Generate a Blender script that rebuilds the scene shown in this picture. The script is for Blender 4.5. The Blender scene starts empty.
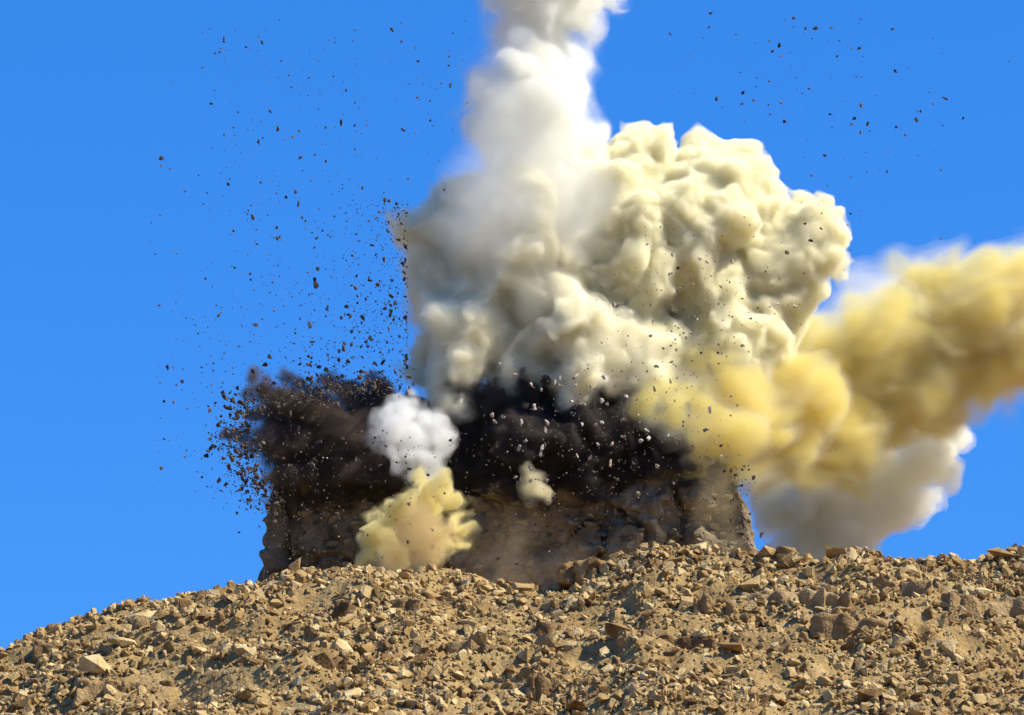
import bpy, bmesh, math, random
import numpy as np
import openvdb
from mathutils import Vector

random.seed(7)
RNG = np.random.default_rng(11)
S = bpy.context.scene
COL = S.collection

# ------------------------------------------------------------------ camera, sky, sun, exposure
PITCH = math.radians(12.0)
FPX = 3000.0                       # focal length in pixels at 1024 px width
CAMZ = 1.7
cam_d = bpy.data.cameras.new('camera')
cam = bpy.data.objects.new('camera', cam_d)
COL.objects.link(cam)
cam.location = (0, 0, CAMZ)
cam.rotation_euler = (math.pi / 2 + PITCH, 0, 0)
cam_d.sensor_width = 36
cam_d.lens = 36 * FPX / 1024
cam_d.clip_start = 1
cam_d.clip_end = 20000
S.camera = cam

SUN_AZ = math.radians(-12)         # from +X (right) towards +Y (away from the viewer)
EXPO = 0.75
SUN_EL = math.radians(47)
w = bpy.data.worlds.new('World'); S.world = w; w.use_nodes = True
nt = w.node_tree; nt.nodes.clear()
sky = nt.nodes.new('ShaderNodeTexSky'); sky.sky_type = 'NISHITA'
sky.sun_disc = False
sky.sun_elevation = SUN_EL
sky.sun_rotation = math.pi / 2 - SUN_AZ
sky.altitude = 1500; sky.air_density = 1.0; sky.dust_density = 0.0; sky.ozone_density = 3.0
hs = nt.nodes.new('ShaderNodeHueSaturation'); hs.inputs['Saturation'].default_value = 1.35
bg = nt.nodes.new('ShaderNodeBackground'); bg.inputs['Strength'].default_value = 0.12 / 2 ** EXPO
wo = nt.nodes.new('ShaderNodeOutputWorld')
nt.links.new(sky.outputs[0], hs.inputs['Color'])
gmn = nt.nodes.new('ShaderNodeGamma'); gmn.inputs['Gamma'].default_value = 0.3     # clean, even, saturated desert sky
tint = nt.nodes.new('ShaderNodeMix'); tint.data_type = 'RGBA'; tint.blend_type = 'MULTIPLY'; tint.inputs[0].default_value = 1.0
tint.inputs[7].default_value = (0.5, 1.86, 4.65, 1)
nt.links.new(hs.outputs[0], gmn.inputs[0]); nt.links.new(gmn.outputs[0], tint.inputs[6])
nt.links.new(tint.outputs[2], bg.inputs['Color'])
nt.links.new(bg.outputs[0], wo.inputs['Surface'])

sd = bpy.data.lights.new('sun', 'SUN'); sd.energy = 5.0; sd.angle = math.radians(0.53)
sd.color = (1.0, 0.93, 0.80)
so = bpy.data.objects.new('sun', sd); COL.objects.link(so)
sun_dir = Vector((math.cos(SUN_EL) * math.cos(SUN_AZ), math.cos(SUN_EL) * math.sin(SUN_AZ), math.sin(SUN_EL)))
so.rotation_euler = sun_dir.to_track_quat('Z', 'Y').to_euler()

S.view_settings.view_transform = 'Standard'; S.view_settings.look = 'None'
S.view_settings.exposure = EXPO; S.view_settings.gamma = 1.0
S.view_settings.use_curve_mapping = False
cy = S.cycles
cy.max_bounces = 14; cy.diffuse_bounces = 3; cy.glossy_bounces = 1; cy.volume_bounces = 12
cy.transparent_max_bounces = 64
cy.use_denoising = True
cy.use_adaptive_sampling = True; cy.adaptive_threshold = 0.025
cy.caustics_reflective = False; cy.caustics_refractive = False
cy.sample_clamp_indirect = 8

# ------------------------------------------------------------------ helpers
CP, SP = math.cos(PITCH), math.sin(PITCH)

def P(px, py, Y):
    """world point at depth Y whose picture place is (px, py)"""
    u = (px - 512) / FPX; v = (357.5 - py) / FPX
    d = (u, CP - v * SP, SP + v * CP)
    t = Y / d[1]
    return np.array((d[0] * t, Y, CAMZ + d[2] * t))

def mpp(Y):
    return Y / CP / FPX             # metres per pixel at depth Y

def tag(o, label=None, cat=None, group=None, kind=None):
    if label: o['label'] = label
    if cat: o['category'] = cat
    if group: o['group'] = group
    if kind: o['kind'] = kind
    return o

def empty(name, loc):
    o = bpy.data.objects.new(name, None); COL.objects.link(o); o.location = loc
    o.empty_display_size = 0.5
    return o

def link(name, me, mat=None, parent=None, loc=None):
    o = bpy.data.objects.new(name, me); COL.objects.link(o)
    if mat and not me.materials: me.materials.append(mat)
    if loc is not None: o.location = loc
    if parent:
        o.parent = parent
    return o

def mesh_np(name, verts, faces, smooth=False):
    """faces: (n,k) int array"""
    me = bpy.data.meshes.new(name)
    n, k = faces.shape
    me.vertices.add(len(verts)); me.vertices.foreach_set('co', np.ascontiguousarray(verts, np.float32).ravel())
    me.loops.add(n * k); me.loops.foreach_set('vertex_index', np.ascontiguousarray(faces, np.int32).ravel())
    me.polygons.add(n)
    me.polygons.foreach_set('loop_start', np.arange(0, n * k, k, dtype=np.int32))
    me.update(calc_edges=True)
    me.validate()
    me.polygons.foreach_set('use_smooth', np.full(len(me.polygons), smooth))
    return me

def bspline_w(x, L):
    i = np.floor(x).astype(int); f = x - i
    W = np.zeros((len(x), L), np.float32); r = np.arange(len(x))
    W[r, i] = (1 - f) ** 3 / 6
    W[r, i + 1] = (3 * f ** 3 - 6 * f ** 2 + 4) / 6
    W[r, i + 2] = (-3 * f ** 3 + 3 * f ** 2 + 3 * f + 1) / 6
    W[r, i + 3] = f ** 3 / 6
    return W

def vnoise(shape, h, scale, seed):
    """smooth noise on a regular grid, about -1..1; scale in metres (one number or one per axis)"""
    if not hasattr(scale, '__len__'): scale = (scale,) * len(shape)
    r = np.random.default_rng(seed)
    Ws = []
    for n, s in zip(shape, scale):
        x = np.arange(n) * h / s
        Ws.append(bspline_w(x, int(x[-1]) + 5))
    a = r.standard_normal([W.shape[1] for W in Ws]).astype(np.float32)
    for W in Ws:                       # contract the first axis each time; result axes end in order
        a = np.tensordot(a, W, axes=([0], [1]))
    return a * (1.0 if len(shape) == 3 else 0.8) * 1.6

def vol_mat(name, albedo, density, g=0.0):
    m = bpy.data.materials.new(name); m.use_nodes = True
    t = m.node_tree; t.nodes.clear()
    out = t.nodes.new('ShaderNodeOutputMaterial')
    vc = t.nodes.new('ShaderNodeVolumeScatter')
    va = t.nodes.new('ShaderNodeVolumeAbsorption')
    ad = t.nodes.new('ShaderNodeAddShader')
    vc.inputs['Color'].default_value = (*albedo, 1); vc.inputs['Density'].default_value = density
    vc.inputs['Anisotropy'].default_value = g
    va.inputs['Color'].default_value = (*albedo, 1); va.inputs['Density'].default_value = density
    t.links.new(vc.outputs[0], ad.inputs[0]); t.links.new(va.outputs[0], ad.inputs[1])
    t.links.new(ad.outputs[0], out.inputs['Volume'])
    return m

def blob_field(blobs, Y, h, lobes, seed, margin=1.2, spread=0.5, squash=1.0):
    """signed distance grid of a heap of round lobes that carry smaller lobes; blobs: (px, py, r_px[, dy])"""
    r = np.random.default_rng(seed)
    sph = []
    for b in blobs:
        dy = b[3] if len(b) > 3 else r.normal(0, spread)
        c = P(b[0], b[1], Y + dy); R = b[2] * mpp(Y + dy)
        sph.append((c, R))
        lv = [(c, R)]
        for n, lo, hi in lobes:
            nx = []
            for (cc, rr) in lv:
                for _ in range(n):
                    d = r.standard_normal(3); d /= np.linalg.norm(d)
                    q = rr * r.uniform(lo, hi)
                    nx.append((cc + d * (rr - 0.25 * q), q))
            sph += nx; lv = nx
    cs = np.array([s[0] for s in sph]); rs = np.array([s[1] for s in sph])
    lo = (cs - rs[:, None]).min(0) - margin; hi = (cs + rs[:, None]).max(0) + margin
    shape = tuple(int(v) for v in np.ceil((hi - lo) / h) + 1)
    D = np.full(shape, margin + 1.0, np.float32)
    for c, R in zip(cs, rs):
        a = np.maximum(((c - R - margin - lo) / h).astype(int), 0)
        b = np.minimum(((c + R + margin - lo) / h).astype(int) + 2, shape)
        ax = [(lo[k] + np.arange(a[k], b[k]) * h - c[k]) ** 2 for k in range(3)]
        ax[1] = ax[1] / squash ** 2
        d = np.sqrt(ax[0][:, None, None] + ax[1][None, :, None] + ax[2][None, None, :]) - R
        sl = D[a[0]:b[0], a[1]:b[1], a[2]:b[2]]
        np.minimum(sl, d.astype(np.float32), out=sl)
    return D, lo

def roughen(D, h, layers, seed):
    for i, (scale, amp, mode) in enumerate(layers):
        n = vnoise(D.shape, h, scale, seed * 31 + i)
        if mode == 'billow': n = 1.1 - 2.2 * np.abs(n)       # rounded bumps, sharp creases
        D += amp * n
    return D

def warp_field(D, lo, h, warp, seed):
    # three noise grids that push surface points about: turns round lobes into rolling, torn shapes
    out = []
    ext = np.array(D.shape) * h
    for i, (scale, amp) in enumerate(warp):
        hh = (scale if not hasattr(scale, '__len__') else min(scale)) / 4
        shp = tuple(int(e / hh) + 3 for e in ext)
        out.append((hh, [amp * vnoise(shp, hh, scale, seed * 97 + i * 3 + k) for k in range(3)]))
    return out

def apply_warp(v, lo, W):
    d = np.zeros_like(v)
    for hh, G in W:
        u = (v - lo) / hh
        a = np.clip(np.floor(u).astype(int), 0, np.array(G[0].shape) - 2); f = np.clip(u - a, 0, 1)
        for k in range(3):
            g = G[k]; acc = 0
            for i in (0, 1):
                for j in (0, 1):
                    for l in (0, 1):
                        w_ = (f[:, 0] if i else 1 - f[:, 0]) * (f[:, 1] if j else 1 - f[:, 1]) * (f[:, 2] if l else 1 - f[:, 2])
                        acc = acc + w_ * g[a[:, 0] + i, a[:, 1] + j, a[:, 2] + l]
            d[:, k] += acc
    return v + d

def iso_mesh(name, D, lo, h, iso, origin, smooth=True, W=None):
    D = D.copy()
    for ax in range(3):                                     # the surface always closes inside the grid
        for e in (0, -1):
            sl = [slice(None)] * 3; sl[ax] = e
            D[tuple(sl)] = 9.0
    g = openvdb.FloatGrid(9.0)
    g.copyFromArray(D - iso)
    pts, quads = g.convertToQuads(0.0)
    v = pts.astype(np.float64) * h + lo
    if W: v = apply_warp(v, lo, W)
    v = v - origin
    me = mesh_np(name, v, quads.astype(np.int32), smooth)
    return me

# ------------------------------------------------------------------ rock shapes and rock materials
def rock_mat(name, cols, per_island=False, rough_scale=3.0, bump=0.5):
    m = bpy.data.materials.new(name); m.use_nodes = True
    t = m.node_tree; b = t.nodes['Principled BSDF']
    b.inputs['Roughness'].default_value = 0.95
    b.inputs['Specular IOR Level'].default_value = 0.15
    tc = t.nodes.new('ShaderNodeTexCoord')
    geo = t.nodes.new('ShaderNodeNewGeometry')
    n1 = t.nodes.new('ShaderNodeTexNoise'); n1.inputs['Scale'].default_value = rough_scale * 0.5; n1.inputs['Detail'].default_value = 6
    n2 = t.nodes.new('ShaderNodeTexNoise'); n2.inputs['Scale'].default_value = rough_scale * 4; n2.inputs['Detail'].default_value = 6
    t.links.new(geo.outputs['Position'], n1.inputs['Vector']); t.links.new(geo.outputs['Position'], n2.inputs['Vector'])
    oi = t.nodes.new('ShaderNodeObjectInfo')
    rnd = geo.outputs['Random Per Island'] if per_island else oi.outputs['Random']
    ma = t.nodes.new('ShaderNodeMath'); ma.operation = 'MULTIPLY_ADD'; ma.inputs[1].default_value = 0.55
    mb = t.nodes.new('ShaderNodeMath'); mb.operation = 'MULTIPLY_ADD'; mb.inputs[1].default_value = 0.9; mb.inputs[2].default_value = -0.27
    t.links.new(n1.outputs[0], mb.inputs[0]); t.links.new(rnd, ma.inputs[0]); t.links.new(mb.outputs[0], ma.inputs[2])
    cr = t.nodes.new('ShaderNodeValToRGB')
    e = cr.color_ramp.elements
    e[0].position = 0.05; e[0].color = (*cols[0], 1); e[1].position = 0.95; e[1].color = (*cols[-1], 1)
    for i, c in enumerate(cols[1:-1]):
        q = e.new(0.05 + 0.9 * (i + 1) / (len(cols) - 1)); q.color = (*c, 1)
    t.links.new(ma.outputs[0], cr.inputs[0])
    mx = t.nodes.new('ShaderNodeMix'); mx.data_type = 'RGBA'; mx.blend_type = 'MULTIPLY'; mx.inputs[0].default_value = 0.55
    t.links.new(cr.outputs[0], mx.inputs[6])
    t.links.new(n2.outputs[0], mx.inputs[7])
    gm = t.nodes.new('ShaderNodeBrightContrast'); gm.inputs['Bright'].default_value = 0.0
    t.links.new(mx.outputs[2], gm.inputs[0])
    t.links.new(gm.outputs[0], b.inputs['Base Color'])
    bp = t.nodes.new('ShaderNodeBump'); bp.inputs['Strength'].default_value = bump; bp.inputs['Distance'].default_value = 0.12
    t.links.new(n2.outputs[0], bp.inputs['Height']); t.links.new(bp.outputs[0], b.inputs['Normal'])
    return m

TAN = [(0.12, 0.062, 0.026), (0.38, 0.24, 0.09), (0.60, 0.435, 0.195), (0.80, 0.65, 0.36)]
M_GROUND = rock_mat('hill_soil', [(0.11, 0.058, 0.02), (0.28, 0.175, 0.066), (0.43, 0.295, 0.12), (0.55, 0.41, 0.19)], rough_scale=1.2, bump=0.9)
M_STONE = rock_mat('hill_stone', TAN, rough_scale=2.5)
M_RUBBLE = rock_mat('hill_rubble', TAN, per_island=True, rough_scale=2.5)
M_LEDGE = rock_mat('ledge_rock', [(0.12, 0.065, 0.025), (0.22, 0.13, 0.055), (0.38, 0.25, 0.11), (0.5, 0.37, 0.19)], rough_scale=1.5, bump=0.9)
M_BLUFF = rock_mat('tower_rock', [(0.05, 0.04, 0.03), (0.17, 0.13, 0.08), (0.38, 0.295, 0.175), (0.62, 0.5, 0.31)], rough_scale=1.2, bump=1.0)
M_CHUNK = rock_mat('flying_rock', [(0.05, 0.035, 0.025), (0.09, 0.07, 0.05), (0.16, 0.13, 0.1), (0.3, 0.25, 0.19)], rough_scale=4)  # dark dirt tone, deepened so the shaded side reads black against the sky
M_SUNLIT = rock_mat('sunlit_tone_rock', [(0.35, 0.28, 0.2), (0.5, 0.42, 0.32), (0.62, 0.55, 0.44), (0.7, 0.64, 0.52)], rough_scale=4)  # same flying rock, with the sunlit look put into a pale colour
M_SUNLIT_GRIT = rock_mat('sunlit_tone_grit', [(0.10, 0.08, 0.06), (0.16, 0.13, 0.1), (0.34, 0.28, 0.2), (0.7, 0.64, 0.52)], per_island=True, rough_scale=4)  # grit mix; its pale end has the sunlight painted in
M_CHUNKS = rock_mat('flying_grit', [(0.05, 0.035, 0.025), (0.09, 0.07, 0.05), (0.16, 0.13, 0.1), (0.3, 0.25, 0.19)], per_island=True, rough_scale=4)  # grit in the dark dirt tone, shade side painted in as well

def hull_rock(seed, n=16, flat=(1, 1, 0.8), boxy=0.0):
    r = random.Random(seed)
    bm = bmesh.new()
    for i in range(n):
        v = Vector((r.gauss(0, 1), r.gauss(0, 1), r.gauss(0, 1))).normalized()
        k = max(abs(v.x), abs(v.y), abs(v.z))
        v = v * ((1 - boxy) + boxy / k * 0.8) * r.uniform(0.82, 1.0)
        bm.verts.new((v.x * flat[0], v.y * flat[1], v.z * flat[2]))
    res = bmesh.ops.convex_hull(bm, input=bm.verts)
    bmesh.ops.delete(bm, geom=[g for g in res['geom_interior'] if isinstance(g, bmesh.types.BMVert)], context='VERTS')
    bmesh.ops.triangulate(bm, faces=bm.faces)
    me = bpy.data.meshes.new('rock_shape'); bm.to_mesh(me); bm.free()
    v = np.array([x.co[:] for x in me.vertices]); f = np.array([p.vertices[:] for p in me.polygons])
    return me, v, f

def rot_mats(n, r):
    q = r.standard_normal((n, 4)); q /= np.linalg.norm(q, axis=1)[:, None]
    a, b, c, d = q.T
    return np.stack([1 - 2 * (c * c + d * d), 2 * (b * c - a * d), 2 * (b * d + a * c),
                     2 * (b * c + a * d), 1 - 2 * (b * b + d * d), 2 * (c * d - a * b),
                     2 * (b * d - a * c), 2 * (c * d + a * b), 1 - 2 * (b * b + c * c)], 1).reshape(n, 3, 3)

def joined_rocks(name, shapes, pos, size, r, stretch=None):
    V, F, off = [], [], 0
    which = r.integers(0, len(shapes), len(pos))
    R = rot_mats(len(pos), r)
    for k, (_, v, f) in enumerate(shapes):
        idx = np.nonzero(which == k)[0]
        if not len(idx): continue
        vv = v[None] * size[idx, None, None]
        if stretch is not None: vv = vv * stretch[idx, None, :]
        vv = np.einsum('nij,nkj->nki', R[idx], vv) + pos[idx, None, :]
        ff = f[None] + (np.arange(len(idx)) * len(v))[:, None, None] + off
        V.append(vv.reshape(-1, 3)); F.append(ff.reshape(-1, 3)); off += len(idx) * len(v)
    return mesh_np(name, np.concatenate(V), np.concatenate(F))

# ------------------------------------------------------------------ the hill
CREST_Y = 150.0
CREST_PX = [(-600, 700), (-200, 675), (0, 650), (35, 636), (70, 628), (140, 612), (200, 601), (265, 586), (330, 578), (370, 576),
            (440, 584), (500, 592), (545, 590), (600, 580), (640, 563), (700, 560), (750, 560), (800, 556), (860, 553),
            (920, 560), (1024, 569), (1200, 580), (1600, 590)]
_cx = np.array([P(a, b, CREST_Y)[0] for a, b in CREST_PX]); _cz = np.array([P(a, b, CREST_Y)[2] for a, b in CREST_PX])
SLOPE = math.tan(math.radians(27))
_FX0, _FX1, _FY0, _FY1, _FH = -36.0, 36.0, 118.0, 162.0, 0.11
_fn = (int((_FX1 - _FX0) / _FH) + 1, int((_FY1 - _FY0) / _FH) + 1)
_N = 1.5 * (0.34 * vnoise(_fn, _FH, 3.2, 5) + 0.17 * vnoise(_fn, _FH, 1.1, 6) + 0.08 * vnoise(_fn, _FH, 0.45, 7) + 0.035 * vnoise(_fn, _FH, 0.2, 8)).astype(np.float64)
_T = vnoise(_fn, _FH, (7.0, 2.5), 9)          # where the rock beds step
_T2 = vnoise(_fn, _FH, (1.6, 1.2), 10)

def base_z(x, y):
    zc = np.interp(x, _cx, _cz)
    d = CREST_Y - y
    s = SLOPE * (d * 0.5 + np.sqrt((d * 0.5) ** 2 + 0.6)) - 0.45   # rounded brow
    z = zc - s - 0.012 * np.maximum(-d, 0) ** 1.25
    foot = 0.25 * vn1(x, y)
    return np.logaddexp(z * 0.6, foot * 0.6) / 0.6

def vn1(x, y):
    return np.sin(x * 0.021 + 1.3) * np.cos(y * 0.017) + 0.5 * np.sin(x * 0.05 + y * 0.043)

def fine(x, y):
    i = np.clip((x - _FX0) / _FH, 0, _fn[0] - 1.001); j = np.clip((y - _FY0) / _FH, 0, _fn[1] - 1.001)
    a = i.astype(int); b = j.astype(int); fa = i - a; fb = j - b
    def L(G): return (G[a, b] * (1 - fa) + G[a + 1, b] * fa) * (1 - fb) + (G[a, b + 1] * (1 - fa) + G[a + 1, b + 1] * fa) * fb
    inside = np.clip(np.minimum(np.minimum(x - _FX0, _FX1 - x), np.minimum(y - _FY0, _FY1 - y)) / 3, 0, 1)
    n = L(_N); t = L(_T); t2 = L(_T2)
    return n * inside, t, t2, inside

def hill_z(x, y):
    x = np.asarray(x, float); y = np.asarray(y, float)
    z = base_z(x, y)
    n, t, t2, ins = fine(x, y)
    # bedding ledges: parts of the slope step in beds about 1.1 m thick
    u = (z + 0.5 * t2 - 0.03 * x) / 1.15
    k = np.floor(u); f = u - k
    st = (k + np.clip((f - 0.62) / 0.38, 0, 1) ** 0.8 * 1.0) * 1.15 - 0.5 * t2 + 0.03 * x
    m = np.clip(t * 1.6 + 0.45, 0, 1) * ins * np.clip((CREST_Y - 0.8 - y) / 1.2, 0, 1)
    z = z + (st - z + 0.35) * m
    return z + n

def axis(lo, hi, a, b, h, grow):
    """fine spacing h between a and b, growing outwards to lo and hi"""
    mid = list(np.arange(a, b + 1e-6, h))
    L = []; x = a; s = h
    while x > lo: s *= grow; x -= s; L.append(x)
    Rr = []; x = mid[-1]; s = h
    while x < hi: s *= grow; x += s; Rr.append(x)
    return np.array(L[::-1] + mid + Rr)

xs = axis(-7000, 7000, -30, 30, 0.15, 1.16)
ys = axis(-6000, 9000, 127, 153, 0.15, 1.16)
X, Yg = np.meshgrid(xs, ys, indexing='ij')
Z = hill_z(X, Yg)
nx, ny = X.shape
ids = np.arange(nx * ny).reshape(nx, ny)
F = np.stack([ids[:-1, :-1], ids[1:, :-1], ids[1:, 1:], ids[:-1, 1:]], -1).reshape(-1, 4)
hill = link('ground', mesh_np('ground', np.stack([X, Yg, Z], -1).reshape(-1, 3), F), M_GROUND)
tag(hill, 'tan stony hillside rising to a crest below the explosion', kind='structure')

ROCKS = [hull_rock(i, random.Random(i).choice([11, 13, 15]), (1, random.Random(i + 50).uniform(0.7, 1), random.Random(i + 90).uniform(0.5, 0.9)), boxy=0.6) for i in range(14)]
for me, _, _ in ROCKS: me.materials.append(M_STONE)

# small loose stones: one mass
r = np.random.default_rng(21)
N = 52000
px = r.uniform(-31, 31, N); py = r.uniform(127.0, 152.5, N)
sz = 0.082 * (1 - r.random(N)) ** -0.5
sz = np.minimum(sz, 0.36)
clump = fine(px, py)[2]
keep = r.random(N) < np.clip(0.65 + 0.5 * clump, 0.15, 1)
px, py, sz = px[keep], py[keep], sz[keep]
pos = np.stack([px, py, hill_z(px, py) + sz * 0.25], 1)
rub = link('rubble', joined_rocks('rubble', ROCKS, pos, sz, r, r.uniform(0.7, 1.4, (len(px), 3))), M_RUBBLE)
tag(rub, 'loose small tan stones strewn over the hillside', 'rubble', kind='stuff')

# gravel between them
N = 16000
px = r.uniform(-31, 31, N); py = r.uniform(127.0, 152.5, N); sz = r.uniform(0.03, 0.085, N)
PEB = [hull_rock(40 + i, 8, (1, 0.8, 0.7), boxy=0.5) for i in range(6)]
grv = link('gravel', joined_rocks('gravel', PEB, np.stack([px, py, hill_z(px, py) + sz * 0.3], 1), sz, r), M_RUBBLE)
tag(grv, 'fine tan gravel between the stones of the hillside', 'gravel', kind='stuff')

# larger stones that can be picked apart: pieces of the ground
for i in range(290):
    x = r.uniform(-28, 28); y = r.uniform(130.5, 151.0)
    if i < 70:
        x = r.uniform(4, 28); y = r.uniform(148.4, 151.2)          # the piled stones along the right-hand crest
    s = min(0.32 * (1 - r.random()) ** -0.4, 0.75)
    o = link('stone', ROCKS[int(r.integers(0, len(ROCKS)))][0], None, hill)
    o.location = (x, y, float(hill_z(x, y)) + s * 0.28)
    o.scale = (s * r.uniform(0.9, 1.5), s * r.uniform(0.8, 1.2), s * r.uniform(0.7, 1.15))
    o.rotation_euler = (r.normal(0, 0.35), r.normal(0, 0.35), r.uniform(0, 6.28))

# ------------------------------------------------------------------ ledges and boulders that stand out on the slope
def on_hill(px_, py_):
    """hill point seen at a pixel"""
    lo, hi = 128.0, 153.0
    yy = np.linspace(lo, hi, 400)
    pts = np.array([P(px_, py_, a) for a in yy])
    dz = pts[:, 2] - base_z(pts[:, 0], pts[:, 1])
    i = int(np.argmax(dz < 0)) if (dz < 0).any() else int(np.argmin(dz))
    return pts[i]

def ledge(px_, py_, wpx, hpx, seed, label, mat=M_LEDGE, deep=1.3, cat='rock ledge', name='rock_ledge', rz=0.0):
    c = on_hill(px_, py_); m = mpp(c[1])
    wx, wz = wpx * m / 2, hpx * m / 2
    h = 0.125
    lo = np.array((-wx - 0.5, -deep - 0.4, -wz - 0.5)); hi = -lo
    shape = tuple(int(v) for v in np.ceil((hi - lo) / h) + 1)
    g = [lo[k] + np.arange(shape[k]) * h for k in range(3)]
    A = np.abs(g[0])[:, None, None] - wx; B = np.abs(g[1])[None, :, None] - deep; C = np.abs(g[2])[None, None, :] - wz
    D = np.maximum(np.maximum(A, B), C) + np.zeros(shape, np.float32)
    D = D + 0.22 * vnoise(shape, h, 1.1, seed) + 0.16 * vnoise(shape, h, (0.35, 0.5, 2.0), seed + 1) + 0.07 * vnoise(shape, h, 0.22, seed + 2)
    crack = np.abs(vnoise(shape, h, (0.8, 1.5, 2.5), seed + 3))
    D = D + np.clip(0.14 - crack, 0, 1) * 2.2
    me = iso_mesh(name, D.astype(np.float32), lo, h, 0.0, np.zeros(3), smooth=False)
    o = link(name, me, mat, loc=(c[0], c[1] + deep * 0.72, c[2] - wz * 0.25))
    o.rotation_euler = (0, 0.04, rz)
    return tag(o, label, cat)

LEDGES = [
    (378, 612, 84, 26, 'dark brown broken ledge below the yellow dust burst'),
    (330, 617, 40, 20, 'small brown ledge block just left of the longest broken ledge'),
    (168, 634, 62, 24, 'brown rock ledge low on the far left slope'),
    (232, 625, 50, 18, 'squat brown ledge between the two left ledges'),
    (58, 650, 46, 20, 'leftmost brown ledge near the corner of the slope'),
    (458, 603, 70, 15, 'long thin ledge below the brown dust at the foot of the tower'),
    (652, 566, 46, 18, 'dark rounded boulder on the crest under the tower'),
    (600, 573, 84, 20, 'flat tan slab on the crest in front of the cracked rock'),
    (556, 633, 24, 22, 'small dark boulder standing alone in the middle of the slope'),
    (715, 612, 40, 30, 'grey brown boulder under the piled stones of the crest'),
    (800, 603, 110, 28, 'wide tan ledge with upright ribs on the right slope'),
    (905, 590, 60, 24, 'brown boulder pair mid slope below the right crest'),
    (850, 628, 80, 22, 'low tan ledge towards the lower right slope'),
    (980, 610, 70, 24, 'brown ledge at the right edge of the slope'),
    (690, 645, 70, 20, 'low broken ledge near the bottom middle of the slope'),
    (480, 655, 60, 20, 'brown ledge near the bottom just left of centre'),
    (300, 668, 80, 24, 'wide dark ledge at the bottom left'),
    (120, 690, 90, 26, 'lowest left ledge at the bottom of the slope'),
    (590, 695, 110, 28, 'lowest middle ledge at the bottom of the slope'),
]
for i, (a, b, c, d, lab) in enumerate(LEDGES):
    bo = 'boulder' in lab
    ledge(a, b, c, d, 300 + i * 7, lab, mat=M_STONE if 'slab' in lab else M_LEDGE, name='boulder' if bo else 'rock_ledge', cat='boulder' if bo else 'rock ledge', rz=random.uniform(-0.3, 0.3))

# ------------------------------------------------------------------ the tower that is being blown up
BY = 169.0
def poly_x(py, side):
    L = [(330, 345), (400, 315), (450, 300), (500, 293), (575, 281), (640, 272)]
    Rr = [(330, 690), (400, 705), (450, 716), (500, 730), (555, 748), (640, 775)]
    T = L if side < 0 else Rr
    return np.interp(py, [t[0] for t in T], [t[1] for t in T])

h = 0.19
c0 = P(512, 700, BY)
zb = P(512, 640, BY)[2]; zt = P(512, 470, BY)[2]
lo = np.array((P(225, 600, BY)[0], BY - 8.5, zb - 1)); hi = np.array((P(790, 600, BY)[0], BY + 8.5, zt + 2.5))
shape = tuple(int(v) for v in np.ceil((hi - lo) / h) + 1)
gx, gy, gz = [lo[k] + np.arange(shape[k]) * h for k in range(3)]
m = mpp(BY)
pyz = 357.5 - ((gz - P(512, 357.5, BY)[2]) / m)
xl = (poly_x(pyz, -1) - 512) * m; xr = (poly_x(pyz, 1) - 512) * m
D = np.maximum(xl[None, None, :] - gx[:, None, None], gx[:, None, None] - xr[None, None, :])
D = np.maximum(D, (np.abs(gy - BY) - 6.2)[None, :, None])
D = np.maximum(D, (gz - zt)[None, None, :]); D = np.maximum(D, (zb - gz)[None, None, :])
D = D + 0.6 * vnoise(shape, h, (3.0, 3.5, 3.5), 41) + 0.42 * vnoise(shape, h, (1.1, 1.3, 0.9), 42) + 0.24 * vnoise(shape, h, (0.5, 0.5, 0.4), 43)
D = D + np.clip(0.12 - np.abs(vnoise(shape, h, (1.6, 3, 2.4), 44)), 0, 1) * 4.0        # upright cracks
D = D + np.clip(0.2 - np.abs(vnoise(shape, h, (1.2, 2.5, 1.2), 46)), 0, 1) * 4.5
bedn = np.abs(((gz[None, None, :] + 0.6 * vnoise(shape, h, 2.5, 45)) / 1.9) % 1.0 - 0.5)
D = D + np.clip(0.05 - bedn, 0, 1) * 4.0                                                # bedding joints
bo = np.array((0, BY, zb))
tower = link('stone_tower', iso_mesh('stone_tower', D.astype(np.float32), lo, h, 0.0, bo, smooth=False), M_BLUFF, loc=bo)
tag(tower, 'wide dark rough stone tower with sloping right flank standing behind the hill crest', 'stone tower')
# blocks that stand proud of the face
BLK = [hull_rock(600 + i, 18, (1, 0.8, 0.9), boxy=0.95) for i in range(8)]
for me, _, _ in BLK: me.materials.append(M_BLUFF)
r = np.random.default_rng(77)
front = BY - 6.2
cnt = 0
for row in range(10):
    py_ = 580 - row * 9.5
    x = poly_x(py_, -1) + 3 + r.uniform(0, 8)
    while x < poly_x(py_, 1) - 6 and cnt < 299:
        wd = r.uniform(10, 21)
        if r.random() < 0.86:
            p = P(x + wd / 2, py_ + r.normal(0, 1.3), front)
            ix = int((p[0] - lo[0]) / h); iz = int((p[2] - lo[2]) / h)
            col_ = D[min(max(ix, 0), shape[0] - 1), :, min(max(iz, 0), shape[2] - 1)]
            if (col_ < 0).any():
                ys_ = lo[1] + int(np.argmax(col_ < 0)) * h
                o = link('block', BLK[int(r.integers(0, 8))][0], None, tower)
                o.location = (p[0] - bo[0], min(ys_, front + 0.7) + 0.14 - bo[1], p[2] - bo[2])
                o.scale = (wd * m * r.uniform(0.42, 0.5), 0.5, r.uniform(0.22, 0.31)); o.rotation_euler = (r.normal(0, 0.12), r.normal(0, 0.12), r.normal(0, 0.2))
                cnt += 1
        x += wd

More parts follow.
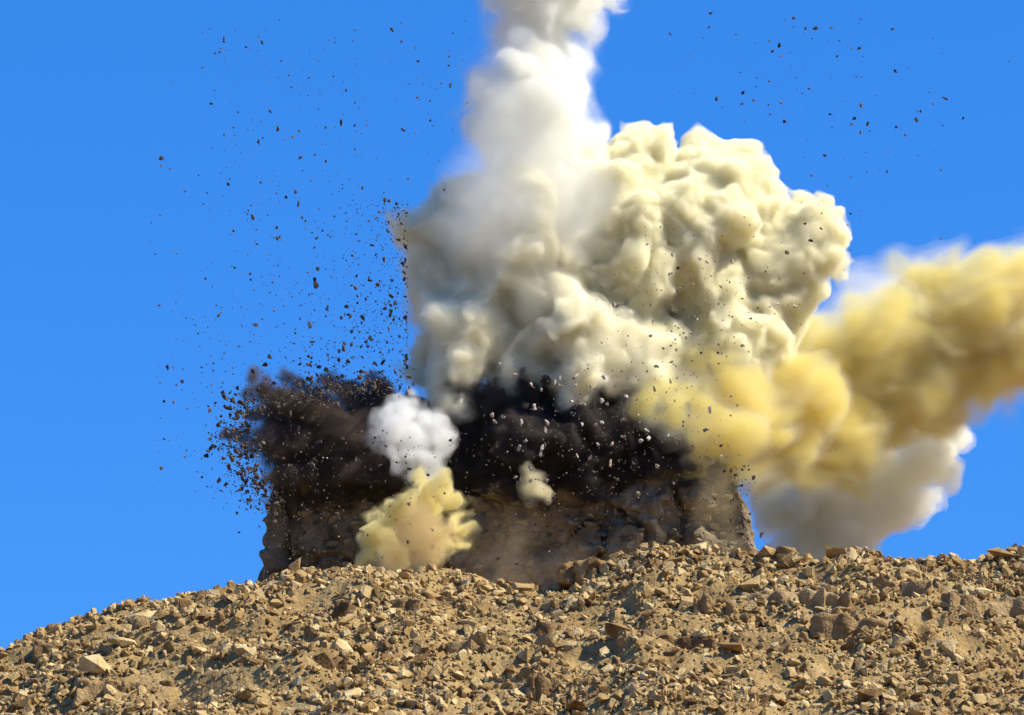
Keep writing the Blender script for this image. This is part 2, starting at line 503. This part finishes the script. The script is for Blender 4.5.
# ------------------------------------------------------------------ smoke and dust
def cloud(name, label, cat, blobs, Y, mats, h=0.12, lobes=((8, 0.3, 0.62), (7, 0.25, 0.55)), seed=1, layers=((1.2, 0.12, 'billow'), (0.45, 0.06, 'billow')),
          isos=(0.0,), spread=0.6, parts=('outer_veil', 'veil', 'body', 'inner_body', 'core'), squash=1.0, margin=1.3, warp=((2.4, 0.35), (0.9, 0.14)), fine_shells=1):
    D, lo = blob_field(blobs, Y, h, lobes, seed, margin=margin, spread=spread, squash=squash)
    roughen(D, h, layers, seed)
    W = warp_field(D, lo, h, warp, seed)
    org = P(blobs[0][0], blobs[0][1], Y)
    if len(isos) == 1:
        o = link(name, iso_mesh(name, D, lo, h, isos[0], org, W=W), mats[0], loc=org)
    else:
        o = empty(name, org)
        for i, (iso, mt, pn) in enumerate(zip(isos, mats, parts)):
            k = 1 if i >= len(isos) - fine_shells else 3 if (i == 0 or i == 1 and len(isos) > 3) and h > 0.1 else 2          # thin outer air needs less detail
            link(pn, iso_mesh(pn, D[::k, ::k, ::k], lo, h * k, iso, org, W=W), mt, parent=o)
    return tag(o, label, cat, kind='thing')

def soft(name, albedos, dens):
    return [vol_mat('%s_%d' % (name, i), a, d) for i, (a, d) in enumerate(zip(albedos, dens))]

BEI = (0.968, 0.941, 0.765); GRY = (0.966, 0.942, 0.80); WHT = (0.975, 0.968, 0.90)
V_BEIGE = soft('beige_dust', [BEI, BEI, BEI], [0.7, 1.2, 2.2])
V_GREY = soft('pale_grey_dust', [GRY] * 4, [0.2, 0.35, 0.9, 3.0])
V_WHITE = soft('white_smoke', [WHT] * 5, [0.04, 0.07, 0.12, 0.3, 0.6])
V_WHITE_LOW = soft('white_low_smoke', [(0.985, 0.975, 0.90)] * 2, [0.4, 1.2])
V_VEIL = soft('pale_haze', [WHT] * 5, [0.025, 0.035, 0.05, 0.06, 0.08])
V_WISP = soft('thin_white_smoke', [WHT] * 3, [0.08, 0.1, 0.12])
Y0, Y1, Y2 = (0.975, 0.958, 0.80), (0.942, 0.876, 0.40), (0.90, 0.79, 0.21)
V_YEL = soft('yellow_dust', [Y0, Y0, Y1, Y2, Y2], [0.06, 0.09, 0.2, 0.42, 0.7])
DK = (0.115, 0.098, 0.09)
V_DARK = soft('dark_brown_dust', [DK] * 3, [0.35, 0.7, 4.0])
V_JET = soft('brown_earth_jet', [(0.165, 0.13, 0.108)] * 3, [0.4, 0.8, 1.6])
V_PUFF = soft('white_puff', [(0.95, 0.955, 0.93)] * 3, [0.25, 0.4, 0.8])
V_BURST = soft('yellow_burst', [(0.94, 0.86, 0.47)] * 3, [0.25, 0.5, 1.8])
V_TONGUE = soft('beige_tongue', [(0.9, 0.83, 0.58)] * 3, [0.4, 0.6, 0.8])
V_BROWN = soft('brown_veil', [(0.70, 0.57, 0.38)] * 3, [0.015, 0.025, 0.04])
V_POCKET = soft('brown_pocket', [(0.74, 0.60, 0.33)] * 3, [0.15, 0.2, 0.3])
V_FALL = soft('golden_fall', [(0.88, 0.74, 0.45)] * 3, [0.02, 0.03, 0.045])

cloud('dust_cloud', 'dense beige cauliflower dust cloud bulging to the upper right', 'dust cloud',
      [(645, 162, 32, 0), (610, 195, 45, 0), (712, 166, 26, 1), (735, 176, 24, 0.5), (748, 203, 34, .5), (700, 218, 56, 0), (795, 250, 38, 0), (812, 232, 28, .5),
       (820, 258, 20, 0), (770, 262, 46, 0), (640, 235, 60, 0), (665, 285, 45, 1.0), (722, 298, 34, -1.3), (770, 300, 28, 0), (790, 285, 26, 0), (620, 310, 40, 0), (625, 205, 38, -1.6),
       (632, 245, 42, -2.0), (636, 282, 36, -2.0), (630, 318, 30, -2.0), (690, 360, 32, -.5), (735, 345, 32, -.5), (660, 350, 36, -1.2), (700, 330, 32, 0), (770, 335, 26, 0), (695, 265, 34, -1.2), (590, 260, 44, -.6)],
      166, V_BEIGE, seed=3, h=0.105, isos=(0.2, 0.09, -0.02), parts=('outer_veil', 'veil', 'body'), lobes=((10, 0.22, 0.6), (7, 0.2, 0.55)),
      layers=((1.4, 0.16, 'billow'), (0.62, 0.15, 'billow'), (0.28, 0.1, 'billow')), warp=((2.4, 0.4), (0.9, 0.22), (0.35, 0.1)))
cloud('dust_cloud', 'pale grey billowing dust cloud under the white plume, hanging over the dark dust', 'dust cloud',
      [(450, 228, 40, 0), (480, 260, 50, 0), (520, 230, 58, 0), (440, 290, 36, 0), (462, 330, 38, -2.6), (500, 300, 50, 0), (560, 280, 50, -.6), (570, 328, 40, -2.8), (588, 362, 26, -3.2), (540, 350, 40, -.5), (462, 368, 30, -3),
       (446, 392, 20, -3.2), (505, 345, 40, -.6), (574, 384, 16, -3.6), (567, 402, 9, -3.8), (452, 200, 24, 0), (428, 200, 9, 0), (420, 310, 16, .5), (436, 352, 30, -.5), (580, 230, 50, 1), (446, 412, 10, -3.2), (540, 300, 40, -1.6), (478, 345, 22, -2.5),
       (412, 365, 12, 1), (612, 345, 36, -2), (650, 368, 28, -2), (530, 255, 44, -1.4), (480, 300, 34, -1.5), (520, 372, 20, -2.4), (500, 385, 14, -2.8), (545, 380, 14, -2.6), (620, 385, 16, -3)],
      165, V_GREY, seed=4, isos=(0.5, 0.27, 0.06, -0.12), h=0.12, lobes=((10, 0.22, 0.6), (6, 0.2, 0.55)), layers=((1.6, 0.3, 'billow'), (0.7, 0.2, 'billow'), (0.3, 0.13, 'billow')), warp=((2.4, 0.5), (0.9, 0.25), (0.35, 0.1)))
cloud('smoke_plume', 'tall soft white smoke plume rising out of the top of the picture', 'smoke plume',
      [(545, 205, 50, 0), (500, 190, 36, -.6), (588, 185, 36, -.2), (518, 145, 42), (512, 110, 38), (526, 72, 42), (536, 34, 44), (545, -8, 50), (560, -60, 52), (580, -110, 55), (566, 100, 24), (574, 58, 16), (580, 14, 16),
       (602, -2, 9), (618, -4, 6), (484, 132, 14), (560, 145, 40), (545, 105, 30)],
      164.5, V_WHITE, seed=5, fine_shells=0, isos=(0.7, 0.42, 0.18, 0.0, -0.2), layers=((2.2, 0.35, 's'), (0.9, 0.32, 'billow'), (0.42, 0.22, 'billow')), lobes=((8, 0.25, 0.6), (5, 0.25, 0.5)), margin=2.0, warp=((2.4, 0.5), (0.9, 0.28), (0.4, 0.1)), h=0.12)
cloud('smoke_veil', 'thin pale haze where the white plume sinks into the big cloud', 'smoke veil',
      [(560, 185, 42, 0), (525, 165, 40, 0), (530, 215, 46, 0), (500, 195, 38, 0), (512, 250, 34, 0), (560, 225, 34, 0), (480, 230, 26, 0), (520, 130, 36, .8), (535, 285, 24, 0)],
      161.2, V_VEIL, seed=18, isos=(0.9, 0.55, 0.2, -0.2, -0.6), fine_shells=0, h=0.13, margin=2.0, layers=((2.0, 0.4, 's'), (0.8, 0.22, 's')), lobes=((6, 0.3, 0.6), (4, .3, .5)), warp=((2.4, 0.5), (0.9, 0.25)))
cloud('dust_cloud', 'drifting yellow ochre dust cloud reaching the right edge of the picture', 'dust cloud',
      [(700, 400, 40, -6.5), (735, 402, 46, -5.5), (715, 436, 36, -7.5), (740, 468, 20, -7), (790, 398, 52, -3), (770, 425, 44, -4), (835, 430, 44, -1), (800, 350, 26, -1), (760, 360, 26, -4), (830, 388, 56, -1), (880, 360, 63), (930, 332, 60), (980, 322, 59), (1030, 334, 64), (1080, 336, 66), (1140, 335, 64), (922, 280, 30), (955, 278, 32), (1005, 292, 34),
       (870, 425, 44), (800, 435, 46), (750, 438, 38, -4), (688, 418, 36, -8), (925, 390, 42), (980, 370, 34), (725, 365, 28, -6), (765, 460, 20, -4), (810, 466, 22, -2), (655, 405, 26, -8.5), (845, 460, 22)],
      171, V_YEL, seed=6, fine_shells=0, isos=(0.8, 0.45, 0.18, -0.08, -0.6), layers=((2.5, 0.4, 's'), ((1.3, 1.0, 0.8), 0.3, 'billow'), ((0.7, 0.5, 0.4), 0.2, 'billow')), lobes=((8, 0.25, 0.6), (5, 0.25, 0.5)), margin=1.8, warp=((3.0, 0.5), (1.0, 0.28), (0.45, 0.1)), h=0.12)
cloud('smoke_cloud', 'white smoke cloud low behind the yellow dust, right of the tower', 'smoke cloud',
      [(800, 500, 36), (772, 505, 22), (840, 510, 38), (880, 480, 36), (925, 462, 30), (950, 446, 18), (895, 505, 28), (800, 545, 26), (850, 548, 28), (920, 500, 18)],
      178, V_WHITE_LOW, seed=7, isos=(0.25, 0.0), parts=('outer_veil', 'body'), layers=((1.5, 0.25, 'billow'), (0.5, 0.1, 'billow')))
cloud('smoke_wisp', 'thin bluish white wisp between the beige cloud and the yellow dust', 'smoke wisp',
      [(866, 285, 20), (860, 320, 26), (840, 340, 30), (820, 345, 26), (890, 300, 20)],
      176, V_WISP, seed=8, isos=(0.6, 0.3, 0.0), layers=((1.5, 0.3, 's'), (0.6, 0.15, 's')), lobes=((5, 0.3, 0.6),))
def rays(x0, y0, ends, r0, r1, n, jit, seed):
    q = random.Random(seed); L = []
    for (x1, y1) in ends:
        dy = q.uniform(-jit, jit); k = q.uniform(0.8, 1.04)
        for i in range(n):
            t = i / (n - 1)
            L.append((x0 + (x1 - x0) * t * k, y0 + (y1 - y0) * t * k, r0 + (r1 - r0) * t ** 0.8, dy * t))
    return L
JET = [(252, 392), (240, 402), (233, 418), (236, 436), (230, 448), (242, 462), (250, 482), (268, 384), (290, 380), (310, 388), (330, 377), (352, 382), (372, 374), (392, 380), (264, 500), (278, 510), (262, 420), (258, 450), (300, 500), (330, 505)]
cloud('dust_jet', 'dark brown dust and earth jet thrown out in ragged rays to the left', 'dust jet',
      rays(405, 462, [(a - 9, b) for a, b in JET] + [(236, 386), (224, 410), (222, 440), (228, 470), (246, 372), (280, 368), (318, 366), (345, 370), (366, 364), (250, 515)], 31, 5, 12, 3.0, 4) + [(400, 440, 42, 1), (350, 440, 34), (312, 440, 30), (285, 440, 24), (345, 478, 26, 1)],
      162.0, V_JET, seed=9, isos=(0.25, 0.1, -0.04), h=0.1, lobes=((5, 0.3, 0.65),), layers=(((1.6, 1.0, 0.45), 0.2, 's'), ((0.8, .5, 0.22), 0.13, 's'), (0.22, 0.1, 's')), warp=((1.5, 0.2), (0.45, 0.14)))
UPR = [(470, 372), (500, 362), (525, 368), (548, 362), (590, 385), (610, 372), (635, 392), (660, 385), (690, 400), (710, 418), (720, 440), (430, 390), (405, 400), (660, 500), (620, 505), (590, 512), (450, 510), (420, 505), (700, 470), (540, 520), (500, 515)]
cloud('dust_cloud', 'black brown dust mass boiling up between the tower and the pale clouds', 'dust cloud',
      rays(545, 452, UPR, 30, 6, 8, 2.0, 6) + [(480, 430, 40), (520, 435, 48), (600, 440, 40), (560, 435, 44), (650, 445, 30), (440, 455, 36), (470, 470, 30), (405, 455, 34), (540, 470, 28)],
      163.0, V_DARK, seed=10, isos=(0.28, 0.1, -0.02), h=0.13, lobes=((6, 0.25, 0.6), (4, .25, .5)), layers=((1.0, 0.25, 'billow'), (0.45, 0.26, 'billow'), (0.26, 0.16, 's')), warp=((1.5, 0.25), (0.5, 0.16)))
cloud('smoke_puff', 'small bright white smoke puff in front of the dark dust', 'smoke puff',
      [(397, 430, 20, 0), (390, 424, 14, 0), (412, 444, 18, .4), (436, 442, 12, .6), (408, 410, 11, 0), (428, 462, 13, .2), (404, 455, 12, 0), (428, 425, 11, .8), (420, 480, 10, .3), (444, 434, 7, .8), (386, 440, 8, 0), (434, 478, 8, .4), (414, 400, 6, .2), (426, 493, 7, .4)],
      158, V_PUFF, seed=11, h=0.075, isos=(0.3, 0.14, -0.02), layers=((0.9, 0.2, 'billow'), (0.4, 0.14, 'billow'), (0.2, 0.06, 's')), warp=((1.2, 0.16), (0.45, 0.13), (0.25, 0.06)))
cloud('dust_burst', 'small curling yellow dust burst at the foot of the tower below the white puff', 'dust burst',
      [(452, 500, 10), (458, 515, 10), (455, 532, 10), (448, 548, 9), (440, 561, 7), (440, 492, 12), (424, 490, 12), (408, 500, 13), (394, 515, 12), (384, 532, 12), (376, 548, 10), (428, 512, 15, 1.2), (408, 530, 19, 1.6), (430, 540, 14, 1.4), (370, 560, 8), (390, 562, 12), (375, 520, 7, .8), (466, 500, 5), (418, 478, 8), (462, 545, 5)],
      155.8, V_BURST, seed=12, h=0.08, isos=(0.22, 0.08, -0.03), layers=((0.8, 0.16, 'billow'), (0.35, 0.14, 'billow'), (0.18, 0.06, 'billow')), warp=((1.0, 0.2), (0.4, 0.16), (0.2, 0.06)), spread=0.4)
cloud('smoke_pocket', 'thin brown smoke pocket inside the curl of the small yellow burst', 'smoke pocket',
      [(420, 535, 20, 0), (405, 548, 16, 0), (428, 552, 16, 0), (412, 520, 13, 0), (395, 562, 14, 0)],
      154.3, V_POCKET, seed=16, h=0.08, isos=(0.35, 0.15, -0.05), layers=((0.8, 0.2, 's'), (0.35, 0.1, 's')), warp=((1.0, 0.2),))
cloud('dust_veil', 'thin brown dust veil low in front of the tower, right of the yellow burst', 'dust veil',
      [(500, 552, 26), (472, 560, 20), (525, 566, 18), (552, 556, 14), (520, 535, 20), (500, 580, 22)],
      158, V_BROWN, seed=13, isos=(0.6, 0.25, -0.15), layers=((1.5, 0.3, 's'), (0.6, 0.2, 's')), lobes=((5, 0.3, 0.6), (4, .3, .6)), warp=((2.0, 0.4), (0.8, 0.2)))
cloud('dust_tongue', 'small upright beige dust tongue alone on the dark dust', 'dust tongue',
      [(534, 488, 9, 0), (533, 479, 7, 0), (530, 471, 5, 0), (538, 474, 5, 0), (528, 492, 7, 0), (541, 494, 7, 0)], 158, V_TONGUE, seed=14, h=0.05, isos=(0.2, 0.06, -0.05), layers=((0.6, 0.1, 'billow'), (0.3, 0.08, 's')), lobes=((6, 0.3, 0.6),), warp=((0.8, 0.25), (0.3, 0.1)))
cloud('dust_fall', 'golden brown dust pouring down the right flank of the tower', 'dust fall',
      [(714, 480, 14), (718, 498, 13), (722, 515, 12), (727, 535, 10), (733, 552, 9), (704, 505, 14), (738, 565, 9)],
      161.5, V_FALL, seed=15, isos=(0.3, 0.1, -0.05), layers=((0.8, 0.2, 's'), (0.3, 0.12, 's')), warp=((1.0, 0.2), (0.4, 0.1)))

# ------------------------------------------------------------------ flying rock
CH = [hull_rock(900 + i, 11, (1, 0.8, 0.65), boxy=0.3) for i in range(10)]
for me, _, _ in CH: me.materials.append(M_CHUNK)
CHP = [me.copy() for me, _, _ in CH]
for me in CHP: me.materials.clear(); me.materials.append(M_SUNLIT)
r = np.random.default_rng(123)

def region_points(kind, n):
    out = []
    while len(out) < n:
        if kind == 'left':           # fan thrown up and left of the dark jet
            a = r.uniform(math.radians(95), math.radians(215)); d = 60 + abs(r.normal(0, 95))
            if r.random() < 0.12: d *= 1.7
            x = 385 + d * math.cos(a) * 1.0; y = 420 - d * math.sin(a) * 1.15
            if x < 150 or y < 30 or y > 500: continue
        elif kind == 'left_edge':    # fringe of the dark jet
            t = r.random()
            x = np.interp(t, [0, .3, .45, .6, .8, 1], [400, 300, 248, 238, 255, 272]) + r.normal(0, 11) - abs(r.normal(0, 8)) * (t > .35)
            y = np.interp(t, [0, .3, .45, .6, .8, 1], [385, 393, 402, 440, 475, 510]) + r.normal(0, 9)
        elif kind == 'cloud_edge':   # close along the side of the pale grey cloud
            x = 408 - abs(r.normal(0, 26)); y = r.uniform(200, 392)
        elif kind == 'upper_left':
            x = r.uniform(200, 470); y = r.uniform(20, 240)
            if x > 400 and y > 190: continue
        elif kind == 'right':
            x = r.normal(820, 75); y = r.normal(105, 75)
            if y < 4 or y > 300 or x < 660 or x > 1015: continue
            if y > 130 and x < 800: continue
        elif kind == 'dark':         # in front of the dark dust
            x = r.normal(605, 65); y = r.normal(420, 42)
            if not (400 < x < 740 and 350 < y < 520): continue
        elif kind == 'dark_left':
            x = r.uniform(262, 735); y = r.uniform(430, 575)
            if r.random() < 0.5 and x > 420: continue
        elif kind == 'beige':
            x = r.normal(700, 45); y = r.normal(310, 45)
            if not (590 < x < 810 and 200 < y < 400): continue
        elif kind == 'flank':
            x = r.normal(738, 7); y = r.uniform(465, 525)
        out.append((x, y))
    return out

SPEC = [  # kind, individuals, extra grit, smallest and largest radius in px, depth, pale (sunlit tone put into the colour)
    ('left', 55, 850, 0.9, 3.4, 160, 0),
    ('cloud_edge', 30, 480, 0.9, 3.2, 160, 0),
    ('left_edge', 60, 1300, 1.1, 4.0, 158, 0),
    ('upper_left', 20, 240, 0.8, 2.4, 160, 0),
    ('right', 40, 100, 0.9, 2.8, 160, 0),
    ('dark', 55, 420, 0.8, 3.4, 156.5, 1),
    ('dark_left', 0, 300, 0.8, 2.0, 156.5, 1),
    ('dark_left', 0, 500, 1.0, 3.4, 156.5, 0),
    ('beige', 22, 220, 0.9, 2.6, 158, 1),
    ('flank', 9, 70, 1.0, 3.0, 160, 0),
]
def describe(kind, x, y, s_px):
    size = 'large' if s_px > 3.0 else 'medium' if s_px > 2.0 else 'tiny'
    if kind in ('left', 'cloud_edge'):
        pl = 'just above the dark dust jet' if y > 340 and x > 255 else 'close beside the pale grey cloud' if x > 355 else 'in the sky far out left of the dust jet' if x < 235 else 'in the open sky left of the pale grey cloud'
        return '%s dark rock fragment %s' % (size, pl)
    if kind == 'left_edge':
        pl = 'on the top fringe of the dark dust jet' if y < 405 and x > 262 else 'at the upper tip of the dark dust jet' if y < 425 else 'on the lower outer fringe of the dark dust jet'
        return '%s dark rock fragment %s' % (size, pl)
    if kind == 'upper_left': return '%s dark fragment high in the sky left of the white plume' % size
    if kind == 'right':
        pl = 'between the white plume and the beige cloud' if x < 745 else 'in the sky above the beige cloud' if x < 860 else 'in the sky above the yellow cloud'
        return '%s dark rock fragment %s' % (size, pl)
    if kind == 'dark':
        pl = 'under the hanging grey cloud' if y < 410 else 'low in front of the tower' if y > 465 else 'in front of the middle of the black dust'
        return '%s sunlit rock fragment %s' % (size, pl)
    if kind == 'beige': return '%s rock fragment in front of the beige cloud%s' % (size, ', low down' if y > 320 else ', high up')
    return '%s rock fragment falling beside the right flank of the tower' % size
gp, gs = [[], []], [[], []]
for kind, ni, ng, s0, s1, Yd, pale in SPEC:
    pts = region_points(kind, ni + ng)
    sz = np.sort(s0 * np.minimum((1 - r.random(ni + ng)) ** -0.5, s1 / s0))[::-1]
    for i, (x, y) in enumerate(pts):
        Yi = Yd + r.normal(0, 1.5); p = P(x, y, Yi); s = sz[i] * mpp(Yi)
        if i < ni:
            k = int(r.integers(0, 10))
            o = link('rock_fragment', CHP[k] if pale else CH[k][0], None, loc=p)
            o.scale = (s * r.uniform(.9, 1.5), s, s * r.uniform(.7, 1.2)); o.rotation_euler = r.uniform(0, 6.28, 3)
            lab = describe(kind, x, y, sz[i]); tag(o, lab, 'rock fragment', lab + 's' if lab.endswith('fragment') else lab.replace('fragment', 'fragments'))
        else:
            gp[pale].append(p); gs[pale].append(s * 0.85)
for x, y, s, lab in [(316, 285, 4.5, 'largest dark rock flying in the left sky'), (787, 253, 4.0, 'dark rock flying in front of the right end of the beige cloud'),
                     (781, 102, 2.8, 'dark flat rock in the sky above the beige cloud, beside a smaller one'), (711, 13, 2.6, 'dark rock near the top edge right of the white plume'),
                     (749, 521, 3.4, 'round rock falling through the blue gap right of the tower'), (326, 161, 2.6, 'dark rock highest in the left sky'),
                     (654, 389, 3.6, 'long sunlit shard over the dark dust'), (670, 381, 3.2, 'upright sunlit shard over the dark dust'), (678, 268, 3.0, 'rock in the shadowed crease of the beige cloud')]:
    p = P(x, y, 157.0); s = s * mpp(157.0)
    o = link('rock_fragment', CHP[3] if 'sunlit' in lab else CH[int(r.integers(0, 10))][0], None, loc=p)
    o.scale = (s * 1.1, s, s * 1.0) if 'shard' not in lab else (s * 0.6, s * 0.6, s * 1.7)
    o.rotation_euler = r.uniform(0, 6.28, 3) if 'shard' not in lab else (0, 0.5 if 'upright' not in lab else -0.3, 0.4)
    if 'shard' in lab: o.rotation_euler[1] = -0.5
    tag(o, lab, 'rock fragment')
for k, (mt, lab) in enumerate([(M_CHUNKS, 'fine dark rock grit flying in the sky around the dust jet'), (M_SUNLIT_GRIT, 'fine sunlit rock grit flying in front of the dust clouds')]):
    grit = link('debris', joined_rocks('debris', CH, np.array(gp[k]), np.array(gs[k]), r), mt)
    tag(grit, lab, 'debris', kind='stuff')
